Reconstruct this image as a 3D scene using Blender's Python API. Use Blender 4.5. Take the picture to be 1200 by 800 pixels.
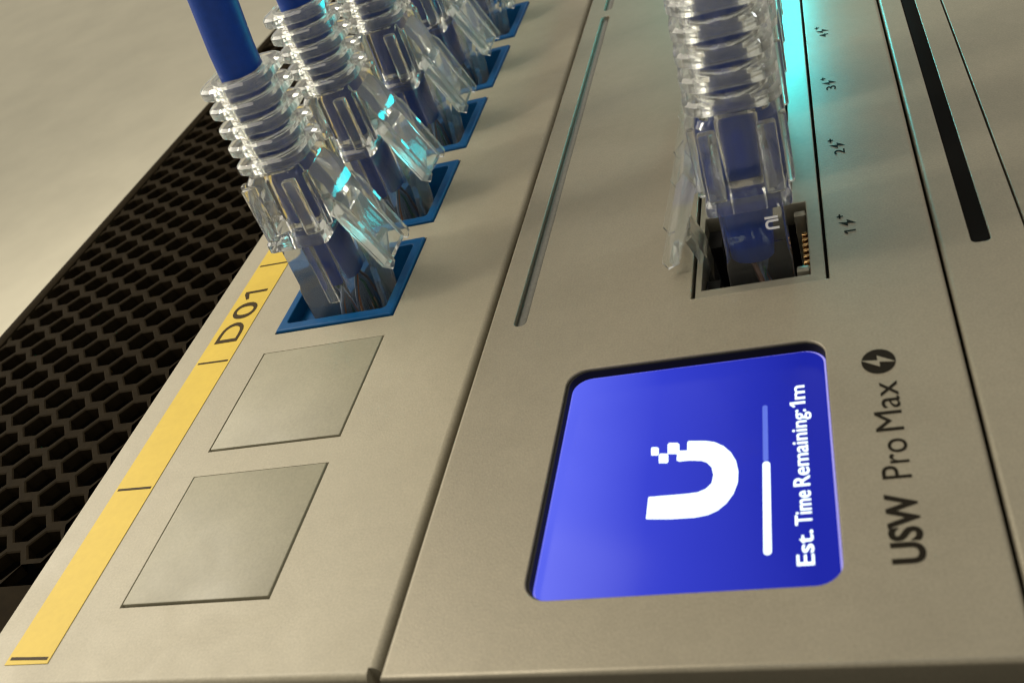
import bpy, bmesh, math, random
from mathutils import Vector, Matrix
# unit: 1 Blender unit = 1 cm.  The rack fronts lie in the XY plane facing +Z:
# +Y runs along the rack units (reading direction of the lettering), -X is the top of the rack.
random.seed(4)
sc = bpy.context.scene
for o in list(bpy.data.objects): bpy.data.objects.remove(o)
sc.unit_settings.system = 'METRIC'; sc.unit_settings.scale_length = 0.01
C = sc.collection

# ------------------------------------------------------------------ camera
RX = Vector((-0.93316126, 0.13619003, 0.33265949)); RY = Vector((0.17797066, -0.62901087, 0.7567508)); N = RX.cross(RY)
CAM = Vector((3.7885, -4.1741, 5.8420))
right = Vector((-RX[0], RY[0], -N[0])); down = Vector((-RX[1], RY[1], -N[1])); fwd = Vector((-RX[2], RY[2], -N[2]))
cam = bpy.data.cameras.new('camera'); cam_o = bpy.data.objects.new('camera', cam); C.objects.link(cam_o)
rot = Matrix((right, -down, -fwd)).transposed().to_4x4()
cam_o.matrix_world = Matrix.Translation(CAM) @ rot
cam.sensor_width = 36; cam.lens = 36 * 1194.293 / 1200
cam.clip_start = 0.05; cam.clip_end = 2000
cam.dof.use_dof = True; cam.dof.focus_distance = 11.8; cam.dof.aperture_fstop = 0.6
sc.camera = cam_o
# ------------------------------------------------------------------ room light (indoors) and added glint lamps
w = bpy.data.worlds.new('World'); sc.world = w; w.use_nodes = True
w.node_tree.nodes['Background'].inputs[0].default_value = (1.0, 0.94, 0.80, 1)
w.node_tree.nodes['Background'].inputs[1].default_value = 0.60
def area(name, loc, aim, size, power, col, sy=None):
    l = bpy.data.lights.new(name, 'AREA'); l.energy = power; l.color = col; l.size = size
    if sy: l.shape = 'RECTANGLE'; l.size_y = sy
    o = bpy.data.objects.new(name, l); C.objects.link(o); o.location = loc
    o.rotation_euler = (Vector(aim) - Vector(loc)).to_track_quat('-Z', 'Y').to_euler()
    return o
area('ceiling_lamp', (-30, 12, 26), (-2, 5, -2), 30, 21000, (1.0, 0.92, 0.77), 44)
area('glint_lamp', (-16, 4, 20), (-2, 6, 0), 2.6, 2000, (1.0, 0.93, 0.80))  # this and the next two: small lamps added for glints in clear plastic
area('glint_lamp', (16, 8, 26), (0, 6, 0), 2.6, 1100, (0.92, 0.97, 1.0))
area('glint_lamp', (-6, -9, 27), (0, 6, 0), 3.0, 200, (1.0, 0.95, 0.86))
sc.view_settings.view_transform = 'Standard'; sc.view_settings.look = 'None'
sc.view_settings.exposure = 0.12; sc.view_settings.gamma = 1
cy = sc.cycles
cy.max_bounces = 20; cy.transmission_bounces = 20; cy.transparent_max_bounces = 20; cy.glossy_bounces = 6; cy.diffuse_bounces = 3
cy.use_denoising = True; cy.pixel_filter_type = 'BLACKMAN_HARRIS'; cy.filter_width = 1.15; cy.caustics_refractive = True; cy.caustics_reflective = False; cy.blur_glossy = 0.6
cy.sample_clamp_indirect = 6

# ------------------------------------------------------------------ materials
def mat(name, col, rough=0.5, metal=0.0, spec=0.5, noise=None, bump=None, trans=0, ior=1.45, emit=None, es=0, coat=0, smudge=0):
    m = bpy.data.materials.new(name); m.use_nodes = True
    nt = m.node_tree; b = nt.nodes['Principled BSDF']
    b.inputs['Base Color'].default_value = (*col, 1); b.inputs['Roughness'].default_value = rough
    b.inputs['Metallic'].default_value = metal; b.inputs['Specular IOR Level'].default_value = spec
    b.inputs['Transmission Weight'].default_value = trans; b.inputs['IOR'].default_value = ior
    b.inputs['Coat Weight'].default_value = coat
    if emit: b.inputs['Emission Color'].default_value = (*emit, 1); b.inputs['Emission Strength'].default_value = es
    tc = nt.nodes.new('ShaderNodeTexCoord')
    if noise:                                     # (scale, amount, second large scale, amount)
        prev = None
        for s, a in noise:
            n = nt.nodes.new('ShaderNodeTexNoise'); n.inputs['Scale'].default_value = s; n.inputs['Detail'].default_value = 4
            nt.links.new(tc.outputs['Object'], n.inputs['Vector'])
            r = nt.nodes.new('ShaderNodeMapRange'); r.inputs[1].default_value = 0.3; r.inputs[2].default_value = 0.7
            r.inputs[3].default_value = 1 - a; r.inputs[4].default_value = 1 + a
            nt.links.new(n.outputs[0], r.inputs[0])
            mx = nt.nodes.new('ShaderNodeVectorMath'); mx.operation = 'SCALE'
            if prev is None: mx.inputs[0].default_value = col
            else: nt.links.new(prev, mx.inputs[0])
            nt.links.new(r.outputs[0], mx.inputs['Scale']); prev = mx.outputs[0]
        nt.links.new(prev, b.inputs['Base Color'])
    if smudge:                                    # handling marks: uneven gloss
        n = nt.nodes.new('ShaderNodeTexNoise'); n.inputs['Scale'].default_value = 1.7; n.inputs['Detail'].default_value = 6; n.inputs['Distortion'].default_value = .6
        nt.links.new(tc.outputs['Object'], n.inputs['Vector'])
        r = nt.nodes.new('ShaderNodeMapRange'); r.inputs[1].default_value = .3; r.inputs[2].default_value = .7
        r.inputs[3].default_value = rough - smudge; r.inputs[4].default_value = rough + smudge
        nt.links.new(n.outputs[0], r.inputs[0]); nt.links.new(r.outputs[0], b.inputs['Roughness'])
    if bump:
        s, d = bump
        n = nt.nodes.new('ShaderNodeTexNoise'); n.inputs['Scale'].default_value = s; n.inputs['Detail'].default_value = 3
        nt.links.new(tc.outputs['Object'], n.inputs['Vector'])
        bp = nt.nodes.new('ShaderNodeBump'); bp.inputs['Strength'].default_value = 1; bp.inputs['Distance'].default_value = d
        nt.links.new(n.outputs[0], bp.inputs['Height']); nt.links.new(bp.outputs[0], b.inputs['Normal'])
    return m
M = {}
M['silver'] = mat('anodised_silver', (0.194, 0.172, 0.124), 0.42, 0.3, noise=[(46, .10), (9, .03), (1.1, .03)], bump=(55, 0.0016), smudge=.05)
M['panel'] = mat('painted_panel', (0.238, 0.213, 0.152), 0.5, 0.1, noise=[(40, .08), (7, .03), (0.9, .03)], bump=(45, 0.0014), smudge=.05)
M['blank'] = mat('blank_plastic', (0.205, 0.188, 0.130), 0.5, 0.0, noise=[(34, .07), (1.4, .07)], bump=(40, 0.0014), smudge=.06)
M['bezel'] = mat('bezel_metal', (0.20, 0.185, 0.14), 0.36, 0.5, noise=[(20, .06)])
M['groove'] = mat('groove_metal', (0.17, 0.165, 0.14), 0.32, 0.7, noise=[(30, .12)])
M['vent'] = mat('vent_steel', (0.0105, 0.0074, 0.0036), 0.7, 0.0, .02, noise=[(9, .15)], bump=(40, .001))
M['black'] = mat('black_plastic', (0.008, 0.0075, 0.007), 0.6, 0, .15)
M['dark'] = mat('dark_interior', (0.004, 0.0036, 0.003), 0.8, 0, .05)
M['tape'] = mat('yellow_tape', (0.43, 0.305, 0.038), 0.5, 0, .25, noise=[(16, .03), (1.5, .04)])
M['tape_ink'] = mat('tape_ink', (0.030, 0.018, 0.004), 0.5, 0, .1)
M['ink'] = mat('print_ink', (0.010, 0.008, 0.005), 0.6, 0, .05)
M['jacket'] = mat('blue_jacket', (0.002, 0.032, 0.21), 0.4, 0, .3, noise=[(12, .08)], bump=(30, .002))
M['keystone'] = mat('blue_keystone', (0.0004, 0.046, 0.135), 0.42, 0, .15, noise=[(14, .08)])
M['socket'] = mat('socket_blue', (0.001, 0.045, 0.14), 0.4)
M['print'] = mat('white_print', (.85, .85, .85), .5)
M['gold'] = mat('gold_contact', (0.8, 0.50, 0.22), 0.25, 1.0)
M['wall'] = mat('wall_plaster', (0.57, 0.53, 0.415), 0.85, noise=[(0.22, .05), (1.2, .02)], bump=(3, .01))
def clear(name, tint, rough, milk, thru=.3):
    m = mat(name, tint, rough, trans=1.0, ior=1.40, bump=(12, 0.0007))
    nt = m.node_tree; b = nt.nodes['Principled BSDF']; out = nt.nodes['Material Output']
    tr = nt.nodes.new('ShaderNodeBsdfTranslucent'); tr.inputs[0].default_value = (.92, .93, .88, 1)
    df = nt.nodes.new('ShaderNodeBsdfDiffuse'); df.inputs[0].default_value = (.92, .92, .87, 1)
    ad = nt.nodes.new('ShaderNodeMixShader'); ad.inputs[0].default_value = .5
    nt.links.new(tr.outputs[0], ad.inputs[1]); nt.links.new(df.outputs[0], ad.inputs[2])
    mx = nt.nodes.new('ShaderNodeMixShader'); mx.inputs[0].default_value = milk
    nt.links.new(b.outputs[0], mx.inputs[1]); nt.links.new(ad.outputs[0], mx.inputs[2])
    tp = nt.nodes.new('ShaderNodeBsdfTransparent'); tp.inputs[0].default_value = (.97, .98, .96, 1)
    m2 = nt.nodes.new('ShaderNodeMixShader'); m2.inputs[0].default_value = thru
    nt.links.new(mx.outputs[0], m2.inputs[1]); nt.links.new(tp.outputs[0], m2.inputs[2])
    nt.links.new(m2.outputs[0], out.inputs[0])
    return m
M['clear'] = clear('clear_plastic', (0.97, 0.98, 0.96), 0.012, 0.035, .05)
M['boot'] = clear('boot_plastic', (0.97, 0.98, 0.96), 0.015, 0.02, .05)
M['hood'] = clear('hood_plastic', (0.96, 0.97, 0.95), 0.02, 0.10, .0)
M['latch'] = clear('latch_plastic', (0.95, 0.95, 0.90), 0.04, 0.06, .0)
M['rib'] = clear('rib_plastic', (0.97, 0.98, 0.95), 0.02, 0.055, .05)
for i, c in enumerate([(.30, .10, .03), (.10, .14, .22), (.01, .09, .06), (.12, .05, .03)]): M['wire%d' % i] = mat('wire_%d' % i, c, .4)
def emis(name, col, s):
    return mat(name, (0, 0, 0), .4, emit=col, es=s)
M['white_px'] = emis('screen_white', (0.86, 1.0, 0.97), 1.6)
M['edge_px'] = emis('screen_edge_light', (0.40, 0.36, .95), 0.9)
M['dim_px'] = emis('screen_dim', (0.10, 0.16, 0.72), 1.0)
M['led'] = emis('port_led', (0.0, 0.80, 0.86), 2.0)
# backlit screen: brighter and more violet towards its upper edge, viewing-angle falloff painted into emission
m = mat('screen_backlight', (0.002, 0.002, 0.01), .2, spec=.08, emit=(0.04, 0.06, .7), es=1.0); M['screen'] = m
nt = m.node_tree; tc = nt.nodes.new('ShaderNodeTexCoord'); sp = nt.nodes.new('ShaderNodeSeparateXYZ')
nt.links.new(tc.outputs['Object'], sp.inputs[0])
nz = nt.nodes.new('ShaderNodeTexNoise'); nz.inputs['Scale'].default_value = 0.9; nt.links.new(tc.outputs['Object'], nz.inputs['Vector'])
ma = nt.nodes.new('ShaderNodeMath'); ma.operation = 'MULTIPLY_ADD'; ma.inputs[1].default_value = .25
nt.links.new(nz.outputs[0], ma.inputs[0]); nt.links.new(sp.outputs[0], ma.inputs[2])
cr = nt.nodes.new('ShaderNodeValToRGB'); mr = nt.nodes.new('ShaderNodeMapRange')
mr.inputs[1].default_value = 1.0; mr.inputs[2].default_value = 3.3
nt.links.new(ma.outputs[0], mr.inputs[0]); nt.links.new(mr.outputs[0], cr.inputs[0])
e = cr.color_ramp.elements; e[0].position = 0; e[0].color = (.12, .15, .88, 1); e[1].position = 1; e[1].color = (.010, .017, .34, 1)
x = e.new(.45); x.color = (.032, .047, .58, 1)
nt.links.new(cr.outputs[0], m.node_tree.nodes['Principled BSDF'].inputs['Emission Color'])

# ------------------------------------------------------------------ helpers
def finish(me, smooth=None):
    if smooth is not None:
        for p in me.polygons: p.use_smooth = True
        me.set_sharp_from_angle(angle=math.radians(smooth))
    return me
def link(name, me, m=None, parent=None):
    o = bpy.data.objects.new(name, me); C.objects.link(o)
    if m: me.materials.clear(); me.materials.append(M[m])
    if parent: o.parent = parent
    return o
def empty(name, loc=(0, 0, 0)):
    o = bpy.data.objects.new(name, None); C.objects.link(o); o.location = loc; o.empty_display_size = .3; return o
def tag(o, label, cat=None, group=None, kind=None):
    if label: o['label'] = label
    if cat: o['category'] = cat
    if group: o['group'] = group
    if kind: o['kind'] = kind
    return o
def from_bm(bm, smooth=None, name='m'):
    bmesh.ops.recalc_face_normals(bm, faces=bm.faces)
    me = bpy.data.meshes.new(name); bm.to_mesh(me); bm.free(); return finish(me, smooth)
def box_bm(x0, x1, y0, y1, z0, z1, bm=None):
    bm = bm or bmesh.new()
    v = [bm.verts.new((x, y, z)) for z in (z0, z1) for y in (y0, y1) for x in (x0, x1)]
    for f in ((0, 2, 3, 1), (4, 5, 7, 6), (0, 1, 5, 4), (2, 6, 7, 3), (0, 4, 6, 2), (1, 3, 7, 5)): bm.faces.new([v[i] for i in f])
    return bm
def bevel(bm, off, seg=2, sel=None):
    bmesh.ops.recalc_face_normals(bm, faces=bm.faces)
    ed = [e for e in bm.edges if sel is None or sel(e)]
    bmesh.ops.bevel(bm, geom=ed, offset=off, segments=seg, profile=.5, affect='EDGES')
    return bm
def rbox(x0, x1, y0, y1, z0, z1, b=.02, seg=2):
    return from_bm(bevel(box_bm(x0, x1, y0, y1, z0, z1), b, seg), 40)
def prism_bm(pts, z0, z1, bm=None):
    bm = bm or bmesh.new()
    lo = [bm.verts.new((x, y, z0)) for x, y in pts]; hi = [bm.verts.new((x, y, z1)) for x, y in pts]
    n = len(pts); bm.faces.new(lo[::-1]); bm.faces.new(hi)
    for i in range(n): bm.faces.new((lo[i], lo[(i + 1) % n], hi[(i + 1) % n], hi[i]))
    return bm
def rrect(x0, x1, y0, y1, r, seg=5):
    out = []
    for cx, cy_, a0 in ((x1 - r, y1 - r, 0), (x0 + r, y1 - r, 90), (x0 + r, y0 + r, 180), (x1 - r, y0 + r, 270)):
        for i in range(seg + 1):
            a = math.radians(a0 + 90 * i / seg); out.append((cx + r * math.cos(a), cy_ + r * math.sin(a)))
    return out
def loft(loops, smooth=40):
    bm = bmesh.new(); rings = [[bm.verts.new(p) for p in l] for l in loops]
    n = len(rings[0])
    for a, b in zip(rings, rings[1:]):
        for i in range(n): bm.faces.new((a[i], a[(i + 1) % n], b[(i + 1) % n], b[i]))
    bm.faces.new(rings[0][::-1]); bm.faces.new(rings[-1])
    return from_bm(bm, smooth)
def tube(path, r, seg=14, smooth=50):
    P = [Vector(p) for p in path]; loops = []
    u = None
    for i, p in enumerate(P):
        t = (P[min(i + 1, len(P) - 1)] - P[max(i - 1, 0)]).normalized()
        if u is None: u = t.orthogonal().normalized()
        u = (u - t * u.dot(t)).normalized(); v = t.cross(u)
        rr = r[i] if isinstance(r, (list, tuple)) else r
        loops.append([tuple(p + rr * (math.cos(2 * math.pi * k / seg) * u + math.sin(2 * math.pi * k / seg) * v)) for k in range(seg)])
    return loft(loops, smooth)
def carve(name, bm, cutters, m, parent, bev=.012):
    """solid minus prisms, then small bevels on the cut edges"""
    o = link(name, from_bm(bm))
    cb = bmesh.new()
    for pts, z0, z1 in cutters: prism_bm(pts, z0, z1, cb)
    co = link('cut', from_bm(cb))
    md = o.modifiers.new('b', 'BOOLEAN'); md.operation = 'DIFFERENCE'; md.object = co; md.solver = 'EXACT'
    if bev:
        bv = o.modifiers.new('v', 'BEVEL'); bv.width = bev; bv.segments = 2; bv.limit_method = 'ANGLE'; bv.angle_limit = math.radians(50)
    wn = o.modifiers.new('w', 'WEIGHTED_NORMAL'); wn.keep_sharp = True
    for p in o.data.polygons: p.use_smooth = True
    dg = bpy.context.evaluated_depsgraph_get(); dg.update()
    me = bpy.data.meshes.new_from_object(o.evaluated_get(dg))
    for x in (o, co): bpy.data.objects.remove(x)
    for p in me.polygons: p.use_smooth = True
    return link(name, me, m, parent)
def text(name, s, x, y, size, m, parent, length=None, z=0, bold=0, depth=.0015):
    """lettering that reads along +Y with its top towards -X; x is the baseline, y the start"""
    cu = bpy.data.curves.new('t', 'FONT'); cu.body = s; cu.size = size; cu.offset = bold; cu.extrude = depth; cu.resolution_u = 5
    o = bpy.data.objects.new('t', cu); C.objects.link(o)
    dg = bpy.context.evaluated_depsgraph_get(); dg.update()
    me = bpy.data.meshes.new_from_object(o.evaluated_get(dg)); bpy.data.objects.remove(o)
    xs = [v.co.x for v in me.vertices]; k = length / (max(xs) - min(xs)) if length else 1; x0 = min(xs)
    for v in me.vertices:
        a, b, c = v.co; v.co = (x - b, y + (a - x0) * k, z + c)
    return link(name, me, m, parent)
def figure_one(name, x, y, h, w, t, z, m, parent, th=.002):
    """the figure 1 with its flag; baseline x, left side y, height h, width w, stroke t"""
    p = [(x, y + w - t), (x, y + w), (x - h, y + w), (x - h, y + w - t * 1.1), (x - h * .78, y), (x - h * .66, y + t * .25), (x - h * .80, y + w - t)]
    return flat(name, [p], z, m, parent, th)
def flat(name, polys, z, m, parent, th=.003):
    bm = bmesh.new()
    for p in polys: prism_bm(p, z, z + th, bm)
    return link(name, from_bm(bm), m, parent)
def copy_tree(o, parent=None):
    c = o.copy(); C.objects.link(c); c.parent = parent
    for ch in list(o.children): copy_tree(ch, c)
    return c

D = -0.35            # the patch panel sits a little behind the switch
Y1 = 44.0
# ------------------------------------------------------------------ setting
def quad(name, pts, m):
    me = bpy.data.meshes.new(name); me.from_pydata(pts, [], [tuple(range(len(pts)))]); return link(name, me, m)
tag(quad('wall', [(-140, -60, -14), (-9.35, -60, -14), (-9.35, 160, -14), (-140, 160, -14)], 'wall'), 'beige plastered wall behind the rack', None, None, 'structure')
bm = box_bm(-9.3, 14, -6, 60, -9, -8.8); box_bm(-9.3, -9.1, -6, 60, -8.8, -1.3, bm); box_bm(-9.1, 14, -1.6, -.33, -8.8, -.22, bm); box_bm(-9.1, 14, 59.8, 60, -8.8, -2.2, bm)  # near wall raised and set close, shaped to block light from device ends
tag(link('rack_cabinet', from_bm(bm), 'dark'), 'dark inside of the equipment rack behind the fronts', None, None, 'structure')

# ------------------------------------------------------------------ vent panel (perforated)
vp = tag(empty('vent_panel', (-7, .6, -.7)), 'dark bronze perforated vent panel with hexagonal holes at the left', 'vent panel')
def vent_mesh():
    bm = bmesh.new(); PY, PX = .545, .395; HX, HY = .236, .192; zt, zb = -.7, -.86
    rows = [-5.235 - PX * i for i in range(10)]
    X0, X1 = rows[-1] - PX * .5 - .1, rows[0] + .32; n = 78; ys = 1.85
    hexa = lambda cx, cy_: [(cx + HX, cy_), (cx + HX * .42, cy_ + HY), (cx - HX * .42, cy_ + HY), (cx - HX, cy_), (cx - HX * .42, cy_ - HY), (cx + HX * .42, cy_ - HY)]
    cell = lambda cx, cy_: [(cx + PX * .667, cy_), (cx + PX * .333, cy_ + PY / 2), (cx - PX * .333, cy_ + PY / 2), (cx - PX * .667, cy_), (cx - PX * .333, cy_ - PY / 2), (cx + PX * .333, cy_ - PY / 2)]
    for i, cx in enumerate(rows):
        for j in range(n):
            cyy = ys + PY * j + (PY / 2 if i % 2 == 0 else 0)
            h = hexa(cx, cyy); c = cell(cx, cyy)
            ov = [bm.verts.new((*p, zt)) for p in c]
            iv = [bm.verts.new((p[0], p[1], zt - .012)) for p in h]
            m0 = [bm.verts.new((cx + (p[0] - cx) * 1.10, cyy + (p[1] - cyy) * 1.10, zt)) for p in h]
            bv = [bm.verts.new((*p, zb)) for p in h]
            for q in range(6):
                r_ = (q + 1) % 6
                bm.faces.new((ov[q], ov[r_], m0[r_], m0[q])); bm.faces.new((m0[q], m0[r_], iv[r_], iv[q])); bm.faces.new((iv[q], iv[r_], bv[r_], bv[q]))
    me = bpy.data.meshes.new('grille'); bm.to_mesh(me); bm.free(); return me, X0, X1
me, X0, X1 = vent_mesh()
g = link('grille', me, 'vent', vp); g.matrix_parent_inverse = Matrix.Translation(-vp.location)
def vpart(name, x0, x1, y0, y1, z0, z1, b=.03):
    o = link(name, rbox(x0, x1, y0, y1, z0, z1, b), 'vent', vp); o.matrix_parent_inverse = Matrix.Translation(-vp.location)
vpart('end_border', -8.96, -4.66, .2, 1.56, -.86, -.697)
vpart('flange', -9.22, -8.96, .2, 46, -1.3, -.66, .08)
vpart('inner_border', -5.03, -4.62, 1.56, 46, -1.0, -.72)

# ------------------------------------------------------------------ patch panel
PX0, PX1, PY0 = -4.54, -0.245, 0.03
pp = tag(empty('network_patch_panel', (-2.4, 0, D)), 'pale grey patch panel with blue jacks and a yellow label strip', 'patch panel')
def child(o, p): o.matrix_parent_inverse = Matrix.Translation(-p.location); return o
KX0, KX1, KH, KP = -3.225, -1.565, 1.70, 2.07
ky = lambda i: .875 + KP * i
bm = box_bm(PX0, PX1, PY0, Y1, D - 1.4, D)
bevel(bm, .08, 6, lambda e: all(abs(v.co.z - D) < 1e-4 for v in e.verts) and (all(abs(v.co.x - PX1) < 1e-4 for v in e.verts) or all(abs(v.co.y - PY0) < 1e-4 for v in e.verts)))
cuts = [([(KX0, ky(i)), (KX1, ky(i)), (KX1, ky(i) + KH), (KX0, ky(i) + KH)], D - 2, D + 1) for i in range(20)]
cuts.append(([(PX1 - .085, PY0 - .1), (PX1 + .1, PY0 - .1), (PX1 + .1, PY0 + .10), (PX1 - .085, PY0 + .10)], D - 2, D + .2))
child(carve('faceplate', bm, cuts, 'panel', pp, .014), pp)
for i in (0, 1):
    b_ = rbox(KX0 + .02, KX1 - .02, ky(i) + .028, ky(i) + KH - .014, D - .5, D + .012 - .004 * i, .016)
    o = child(link('blank_insert', b_, 'blank', pp), pp)
for i in range(12, 20):
    child(link('blank_insert', rbox(KX0 + .02, KX1 - .03, ky(i) + .035, ky(i) + KH - .015, D - .5, D + .01, .016), 'blank', pp), pp)

# label strip on the panel
ls = tag(empty('label_strip', (-3.95, .28, D)), 'yellow adhesive label strip printed D01 along the patch panel edge', 'label')
child(link('tape', rbox(-4.215, -3.70, .285, 20, D + .0005, D + .007, .002, 1), 'tape', ls), ls)
for i in range(9):
    y = .335 + 2.135 * i
    child(flat('tick_mark', [[(-4.18, y), (-3.73, y - .012), (-3.73, y + .022), (-4.18, y + .034)]], D + .008, 'tape_ink', ls, .001), ls)
for i, y in enumerate((5.0, 7.13, 9.2)):
    for ch_, dy_, ln_ in (('D', 0, .42), ('0', .50, .36), (str(i + 1), .94, .19 if i == 0 else .3)):
        if ch_ == '1': child(figure_one('lettering', -3.785, y + dy_, .345, .19, .052, D + .008, 'tape_ink', ls), ls)
        else: child(text('lettering', ch_, -3.785, y + dy_, .49, 'tape_ink', ls, ln_, D + .0095, .002, .0008), ls)

# keystone jacks
def keystone():
    r = empty('keystone_jack')
    ow, oh = KX1 - KX0 - .03, KH - .03
    fr = box_bm(0.015, ow + .015, .015, oh + .015, -1.5, .035); bevel(fr, .03, 2, lambda e: all(abs(v.co.z - .035) < 1e-4 for v in e.verts))
    carve('frame', fr, [(rrect(.13, 1.52, .16, 1.54, .05, 3), -1.3, 1), ([(.5, .05), (1.05, .05), (1.05, .3), (.5, .3)], -1.5, -.25)], 'keystone', r, .015)
    link('socket_floor', rbox(.12, 1.53, .15, 1.55, -1.42, -1.31, .02), 'socket', r)
    link('socket_wall', rbox(.135, .43, .17, 1.53, -1.3, -.14, .02), 'keystone', r)
    link('latch_ledge', rbox(1.34, 1.515, .17, .50, -1.3, -.18, .02), 'keystone', r)
    link('latch_ledge', rbox(1.34, 1.515, 1.20, 1.53, -1.3, -.18, .02), 'keystone', r)
    for k in range(8):
        link('contact', rbox(.432, .447, .44 + .1 * k, .48 + .1 * k, -1.2, -.5, .01, 1), 'gold', r)
    return r
ORD = ['first', 'second', 'third', 'fourth', 'fifth', 'sixth', 'seventh', 'eighth']
NJ = 7
ks = None
for i in range(NJ):
    if ks is None: ks = keystone(); o = ks
    else: o = copy_tree(ks)
    o.location = (KX0, ky(i + 2), D)
    tag(o, ('blue jack in the patch panel beside the yellow D01 label, nearest the blank inserts' if i == 0 else 'blue jack, %s in the patch panel row counted from the D01 label' % ORD[i]), 'jack', 'blue keystone jacks in the patch panel')

# ------------------------------------------------------------------ patch cables with clear plugs
def ring(hx, hy, r, z, seg=4): return [(x, y, z) for x, y in rrect(-hx, hx, -hy, hy, r, seg)]
def shell(outer, rin, smooth=35):
    """outer loops (bottom to top) with a round bore of radius rin"""
    loops = [list(l) for l in outer]
    def inner(l, z):
        return [(rin * math.cos(a), rin * math.sin(a), z) for a in (math.atan2(p[1], p[0]) for p in l)]
    loops += [inner(outer[-1], outer[-1][0][2]), inner(outer[0], outer[0][0][2])]
    bm = bmesh.new(); rings = [[bm.verts.new(p) for p in l] for l in loops]; n = len(rings[0])
    for a, b in zip(rings, rings[1:] + rings[:1]):
        for i in range(n): bm.faces.new((a[i], a[(i + 1) % n], b[(i + 1) % n], b[i]))
    return from_bm(bm, smooth)
def make_cable(lift=0.0, bend=(-.8, 1)):
    """origin on the plug axis at the jack front; latch side is +X"""
    r = empty('patch_cable')
    # jacket: through boot into the plug, then out and away in a bend
    path = [(0.06, 0, .22), (.05, 0, .6), (0.01, 0, 1.2), (0, 0, 2.0), (0, 0, 2.8), (.03, .0, 3.3), (.09, 0, 3.8), (.15, 0, 4.3)]
    bx, by = bend
    for t in range(1, 26):
        a = min(t * .075, 1.45); s = 3.2
        path.append((.15 + bx * s * (1 - math.cos(a)) + bx * max(0, t * .075 - 1.45) * s, by * s * (1 - math.cos(a)) + by * max(0, t * .075 - 1.45) * s, 4.3 + s * math.sin(a)))
    link('cable_jacket', tube(path, [.20, .225, .25] + [.255] * 100, 20), 'jacket', r)
    # plug body
    pl = link('plug_body', loft([ring(.29, .56, .04, -.95), ring(.315, .585, .04, -.88), ring(.315, .585, .04, .38), ring(.30, .56, .04, .46), ring(.30, .55, .04, 1.16), ring(.28, .53, .04, 1.2)], 35), 'clear', r)
    # latch: thin springy tongue
    bm = bmesh.new()
    prof = [(.325, -.9), (.44, -.88), (.53, -.35), (.60, .28), (.70, .58), (.63, .62), (.52, .32), (.45, -.30), (.39, -.70), (.325, -.72)]
    lo = [bm.verts.new((x, -.16 - (.06 if z > -.4 else 0), z)) for x, z in prof]; hi = [bm.verts.new((x, .16 + (.06 if z > -.4 else 0), z)) for x, z in prof]
    bm.faces.new(lo); bm.faces.new(hi[::-1])
    for k in range(len(prof)): bm.faces.new((lo[k], hi[k], hi[(k + 1) % len(prof)], lo[(k + 1) % len(prof)]))
    link('latch', from_bm(bm, 30), 'latch', pl)
    for k in range(8): link('contact', rbox(-.318, -.29, -.36 + .1 * k, -.33 + .1 * k, -.9, -.45, .006, 1), 'gold', pl)
    for k in range(8):
        y = -.35 + .1 * k; a = k * .8
        link('wire', tube([(.03 + .13 * math.cos(a), .15 * math.sin(a), .35), (.0, y * .6, -.05), (-.08, y, -.45), (-.1, y, -.8)], .026, 8), 'wire%d' % ((k // 2) if k % 2 else 1), pl)
    for s_, x_, z_ in (('U', .06, .86), ('I', .06, .98)):     # white print on the plug's flat side
        t_ = text('print', s_, 0, 0, .17, 'print', pl, None, 0, .004, .001)
        for v in t_.data.vertices: v.co = (x_ - v.co.x - .2, .586 + v.co.z, z_ + v.co.y) if False else (-.12 + v.co.x, .562 + v.co.z, z_ - .12 + v.co.y)
    link('edge_glint_bar', rbox(-.02, .12, -.545, -.47, .12, 1.0, .02), 'rib', pl)  # added pale bar, stands in for light caught by the plug's edge
    # boot body, with the lip at its lower end
    bt = link('boot', shell([ring(.36, .60, .06, 1.00), ring(.40, .64, .07, 1.02), ring(.40, .64, .07, 1.12), ring(.385, .60, .10, 1.16), ring(.385, .56, .12, 1.5), ring(.37, .50, .14, 1.86), ring(.33, .45, .14, 1.92)], .275, 32), 'boot', r)
    # side ridges frame the window of the boot
    for sx in (-1, 1):
        for sy in (-1, 1):
            link('ridge', rbox(min(sx * .38, sx * .45), max(sx * .38, sx * .45), sy * .40 - .05, sy * .40 + .05, 1.14, 1.86, .025), 'boot', bt)
    for sx in (-1, 1):
        for sy in (-1, 1): link('ridge', rbox(sx * .265 - .085, sx * .265 + .085, min(sy * .52, sy * .63), max(sy * .52, sy * .63), 1.15, 1.88, .03), 'rib', bt)
    # ribs round an inner sleeve
    link('sleeve', shell([[(.35 * math.cos(2 * math.pi * k / 24), .37 * math.sin(2 * math.pi * k / 24), z) for k in range(24)] for z in (1.90, 3.02)], .275, 40), 'boot', bt)
    for k in range(5):
        z = 1.95 + .235 * k; s = 1.0 - .012 * k; t = .145
        link('rib', shell([ring(.41 * s, .43 * s, .20, z, 5), ring(.445 * s, .465 * s, .22, z + .03, 5), ring(.445 * s, .465 * s, .22, z + t - .03, 5), ring(.41 * s, .43 * s, .20, z + t, 5)], .30, 35), 'rib', bt)
    # snagless hood over the latch
    bm = bmesh.new()
    def ext(prof, y0, y1):
        lo = [bm.verts.new((x, y0, z)) for x, z in prof]; hi = [bm.verts.new((x, y1, z)) for x, z in prof]
        bm.faces.new(lo); bm.faces.new(hi[::-1])
        for k in range(len(prof)): bm.faces.new((lo[k], hi[k], hi[(k + 1) % len(prof)], lo[(k + 1) % len(prof)]))
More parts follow.
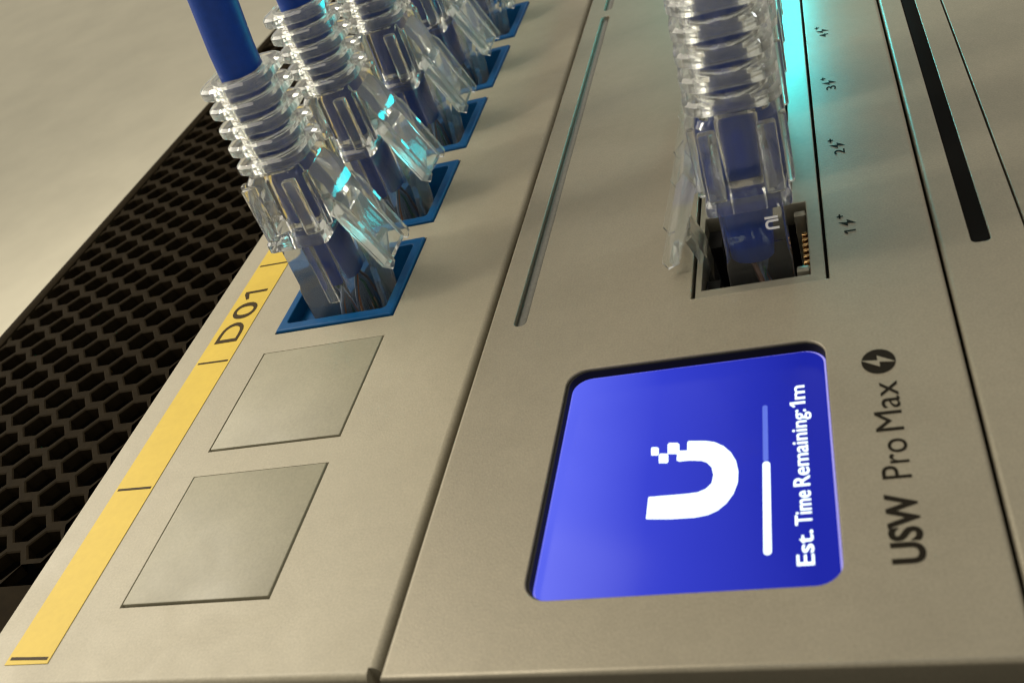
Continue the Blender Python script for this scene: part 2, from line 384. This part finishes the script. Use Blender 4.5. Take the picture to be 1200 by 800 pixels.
    ext([(.37, 1.80), (.50, 1.62), (.58, 1.30), (.72, .85), (.88, .42), (.85, .37), (.79, .40), (.64, .78), (.50, 1.12), (.38, 1.20)], -.31, .31)
    for s in (-1, 1):
        y0, y1 = (s * .312, s * .37) if s > 0 else (s * .37, s * .312)
        ext([(.55, 1.40), (.64, 1.30), (.80, .85), (.95, .44), (.90, .35), (.78, .40), (.60, .85), (.47, 1.22)], y0, y1)
    link('hood', from_bm(bm, 30), 'hood', bt)
    return r
AX = (KX0 + KX1) / 2 - .06
proto = make_cable()
for i in range(NJ):
    o = proto if i == 0 else copy_tree(proto)
    o.location = (AX + random.uniform(-.02, .02) * (i > 0), ky(i + 2) + .84, D)
    o.rotation_euler = (random.uniform(-.02, .02), random.uniform(-.025, .025), random.uniform(-.03, .03)) if i else (0, .0, 0)
    tag(o, ('blue network cable with clear plug in the patch panel jack beside the D01 label' if i == 0 else 'blue network cable with clear plug, %s in the patch panel row from the D01 label' % ORD[i]), 'cable', 'blue cables plugged into the patch panel')

# ------------------------------------------------------------------ network switch
sw = empty('network_switch', (2.2, -.2, 0))
tag(sw, 'silver rack network switch with blue start-up screen and lit ports', 'network switch')
SX0, SX1, SY0 = .015, 4.44, -.215
PB = (2.16, 3.47, 3.95)                      # port block
PITCH, NP = 1.59, 24
bm = box_bm(SX0, SX1, SY0, Y1, -1.0, 0)
bevel(bm, .04, 4, lambda e: all(abs(v.co.z) < 1e-4 for v in e.verts) and (all(abs(v.co.x - SX0) < 1e-4 for v in e.verts) or all(abs(v.co.y - SY0) < 1e-4 for v in e.verts) or all(abs(v.co.x - SX1) < 1e-4 for v in e.verts)))
SCR = (1.03, 3.375, .42, 3.08)
cuts = [(rrect(*SCR, .2, 8), -2, 1), ([(PB[0], PB[2]), (PB[1], PB[2]), (PB[1], 43), (PB[0], 43)], -2, 1), (rrect(.30, .435, 3.93, 12.2, .065, 5), -2, 1), (rrect(.30, .435, 12.45, 42, .065, 5), -2, 1)]
child(carve('faceplate', bm, cuts, 'silver', sw, .012), sw)
for a, b in ((3.9, 12.25), (12.4, 42.1)): child(link('groove_floor', tube([(.36, a, -.135), (.36, b, -.135)], .095, 12), 'groove', sw), sw)
# port block: a plate with an opening for each port and dark sockets behind
bm = box_bm(PB[0] + .03, PB[1] - .03, PB[2] + .03, 42.97, -.30, -.03)
cuts = []
for i in range(NP):
    y = PB[2] + .83 + PITCH * i
    xr = 3.30 if i == 0 else 3.17
    cuts.append(([(2.25, y - .68), (xr, y - .68), (xr, y + .64), (2.25, y + .64)], -1, 1))
child(carve('port_bezel', bm, cuts, 'bezel', sw, .01), sw)
for i in range(NP):
    y = PB[2] + .83 + PITCH * i
    bm = box_bm(2.22, 3.34, y - .70, y + .66, -1.5, -1.42)
    box_bm(2.20, 2.25, y - .70, y + .66, -1.5, -.31, bm); box_bm(3.31, 3.37, y - .70, y + .66, -1.5, -.31, bm)
    box_bm(2.24, 3.32, y - .74, y - .69, -1.5, -.31, bm); box_bm(2.24, 3.32, y + .65, y + .70, -1.5, -.31, bm)
    box_bm(2.26, 2.40, y - .66, y - .3, -1.4, -.2, bm); box_bm(2.26, 2.40, y + .3, y + .62, -1.4, -.2, bm)
    s = child(link('port_socket', from_bm(bm), 'black', sw), sw)
    if i == 0:
        for yy in (y - .56, y + .44): link('shield_clip', rbox(3.17, 3.29, yy, yy + .10, -.9, -.07, .015), 'bezel', s)
        for k in range(8): link('contact', rbox(3.225, 3.29, y - .40 + .1 * k, y - .355 + .1 * k, -1.0, -.22, .006, 1), 'gold', s)
# port lighting (the lit ports glow cyan)
for i in range(2, 12):
    y = PB[2] + .83 + PITCH * i
    child(link('port_light', rbox(2.5, 3.0, y - .45, y + .45, -1.40, -1.36, .01, 1), 'led', sw), sw)
for i, p in ((3, 10), (4, 65), (5, 120), (6, 140), (7, 140)):
    l = bpy.data.lights.new('port_lamp', 'POINT'); l.energy = p; l.color = (.0, .74, .80); l.shadow_soft_size = .4
    lo = bpy.data.objects.new('port_lamp', l); C.objects.link(lo); lo.location = (3.34 if i < 4 else 3.0, PB[2] + .83 + PITCH * i, 1.0); lo.parent = sw; child(lo, sw)
# screen
scr = child(link('screen', rbox(SCR[0] - .05, SCR[1] + .05, SCR[2] - .05, SCR[3] + .05, -.3, -.11, .01), 'screen', sw), sw)
zs = -.108
bm = bmesh.new()
ro = rrect(SCR[0] + .002, SCR[1] - .002, SCR[2] + .002, SCR[3] - .002, .2, 8); ri = rrect(SCR[0] + .03, SCR[1] - .004, SCR[2] + .004, SCR[3] - .02, .185, 8); n_ = len(ro)
L = [[bm.verts.new((*p, z)) for p in q] for q, z in ((ro, -.109), (ro, -.022), (ri, -.022), (ri, -.109))]
for a, b in ((0, 1), (1, 2), (2, 3), (3, 0)):
    for i in range(n_): bm.faces.new((L[a][i], L[a][(i + 1) % n_], L[b][(i + 1) % n_], L[b][i]))
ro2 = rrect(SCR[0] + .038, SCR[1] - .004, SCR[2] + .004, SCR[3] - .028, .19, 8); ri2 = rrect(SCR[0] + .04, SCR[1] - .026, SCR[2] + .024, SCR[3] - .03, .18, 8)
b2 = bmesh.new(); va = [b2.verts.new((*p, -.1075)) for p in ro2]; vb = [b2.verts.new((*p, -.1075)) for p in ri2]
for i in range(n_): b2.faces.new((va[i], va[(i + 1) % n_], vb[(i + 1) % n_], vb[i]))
child(link('painted_edge_glow', from_bm(b2), 'edge_px', sw), sw)  # glowing strip that paints the light bleed along right and bottom edges
child(link('screen_gasket', from_bm(bm, 40), 'black', sw), sw)
def im(pts):                                   # photograph pixel -> point of the screen plane (fixed numbers for the emblem outline)
    out = []
    for px, py in pts:
        d = right * (px - 600) + down * (py - 400) + fwd * 1194.293
        t = (zs - CAM.z) / d.z; p = CAM + d * t; out.append((p.x, p.y))
    return out
z7 = lambda L: im([(730 + a * .1876, 490 + b * .1876) for a, b in L])
outer = [(145, 628), (160, 492), (400, 472), (470, 462), (520, 440), (555, 405), (566, 355), (555, 305), (525, 275), (490, 264), (420, 262), (350, 268), (336, 262), (340, 212), (350, 203), (402, 201), (403, 150), (412, 142), (520, 142), (575, 150), (630, 175), (675, 215), (705, 265), (720, 330), (716, 400), (690, 470), (645, 530), (590, 575), (530, 602), (450, 618), (300, 628)]
sq = lambda cx, cy_, s, h: [(cx - s, cy_ + h), (cx - s, cy_ - h * .7), (cx - s * .7, cy_ - h), (cx + s * .7, cy_ - h), (cx + s, cy_ - h * .7), (cx + s, cy_ + h * .7), (cx + s * .7, cy_ + h)]
for nm, polys in (('logo', [z7(outer)]), ('logo_pixel', [z7(sq(316, 188, 36, 34))]), ('logo_pixel', [z7(sq(254, 250, 29, 29))]), ('logo_pixel', [z7(sq(200, 206, 23, 25))])):
    flat(nm, polys, zs, 'white_px', scr, .002)
flat('progress_bar', [rrect(2.816, 2.874, .80, 1.745, .03, 4)], zs, 'white_px', scr, .002)
flat('progress_track', [rrect(2.820, 2.862, 1.75, 2.41, .02, 4)], zs, 'dim_px', scr, .0015)
for s_, y_, l_ in (('Est.', .684, .325), ('Time', 1.06, .34), ('Remaining:', 1.45, .86), ('m', 2.44, .17)): text('screen_text', s_, 3.172, y_, .178, 'white_px', scr, l_, zs, .0012, .001)
figure_one('screen_text', 3.172, 2.345, .125, .062, .026, zs, 'white_px', scr)
# printed lettering
child(text('lettering', 'USW', 3.905, .556, .30, 'ink', sw, .635, .003, .009, .0008), sw)
child(text('lettering', 'Pro', 3.905, 1.34, .30, 'ink', sw, .41, .003, 0, .0008), sw)
child(text('lettering', 'Max', 3.905, 1.84, .30, 'ink', sw, .57, .003, 0, .0008), sw)
cx, cyc = 3.79, 2.67
circ = [(cx + .135 * math.cos(2 * math.pi * k / 40), cyc + .155 * math.sin(2 * math.pi * k / 40)) for k in range(40)]
child(flat('emblem_disc', [circ], .003, 'ink', sw, .001), sw)
bolt = lambda cx, cy_, s, t: [(cx + a * s, cy_ + b * t) for a, b in [(-1, .25), (.05, -.62), (.05, -.08), (1, -.25), (-.05, .62), (-.05, .08)]]
child(flat('emblem_bolt', [bolt(cx, cyc, .135, .115)], .005, 'silver', sw, .001), sw)
for i in range(8):
    y = PB[2] + .85 + PITCH * i
    if i == 0: child(figure_one('port_number', 3.76, y - .17, .11, .06, .02, .003, 'ink', sw), sw)
    else: child(text('port_number', str(i + 1), 3.76, y - .17, .16, 'ink', sw,   .04 if i == 0 else .10, .003, .001, .0008), sw)
    child(flat('power_mark', [bolt(3.69, y + .03, .085, .10)], .003, 'ink', sw, .001), sw)
    child(flat('plus_mark', [[(3.595, y + .15), (3.655, y + .15), (3.655, y + .17), (3.595, y + .17)], [(3.615, y + .12), (3.632, y + .12), (3.632, y + .20), (3.615, y + .20)]], .003, 'ink', sw, .001), sw)

proto2 = copy_tree(proto)
proto2.location = (2.80, PB[2] + .85, -.30); proto2.rotation_euler = (0.0, -.03, math.pi + .05); proto2.scale = (1, .97, 1)
tag(proto2, 'blue network cable with clear plug in the first port above the screen', 'cable', 'blue cables plugged into the switch')
for i in (1, 2):
    o = copy_tree(proto); o.location = (2.80, PB[2] + .85 + PITCH * i, -.30); o.rotation_euler = (0, -.03, math.pi); o.scale = (1, .97, 1)
    tag(o, 'blue network cable with clear plug in the %s switch port, behind the first' % ORD[i], 'cable', 'blue cables plugged into the switch')

# ------------------------------------------------------------------ device below the switch
dv = tag(empty('rack_device', (6, -.2, 0)), 'silver rack device with a long black slot along the right edge', 'rack device')
LX0, LX1 = 4.465, 8.9
bm = box_bm(LX0, 5.19, -.15, Y1, -1.0, -.02)
bevel(bm, .045, 4, lambda e: all(abs(v.co.z + .02) < 1e-4 for v in e.verts) and all(abs(v.co.x - LX0) < 1e-4 for v in e.verts))
child(carve('edge_strip', bm, [(rrect(4.735, 4.90, 4.19, 42, .05, 4), -2, 1)], 'silver', dv, .012), dv)
child(link('slot_floor', rbox(4.70, 4.94, 4.1, 42.1, -.5, -.035, .005), 'dark', dv), dv)
bm = box_bm(5.212, LX1, -.15, Y1, -1.0, -.02); child(carve('faceplate', bm, [(rrect(6.2, 7.9, 5, 40, .1), -2, -.6)], 'silver', dv, .012), dv)
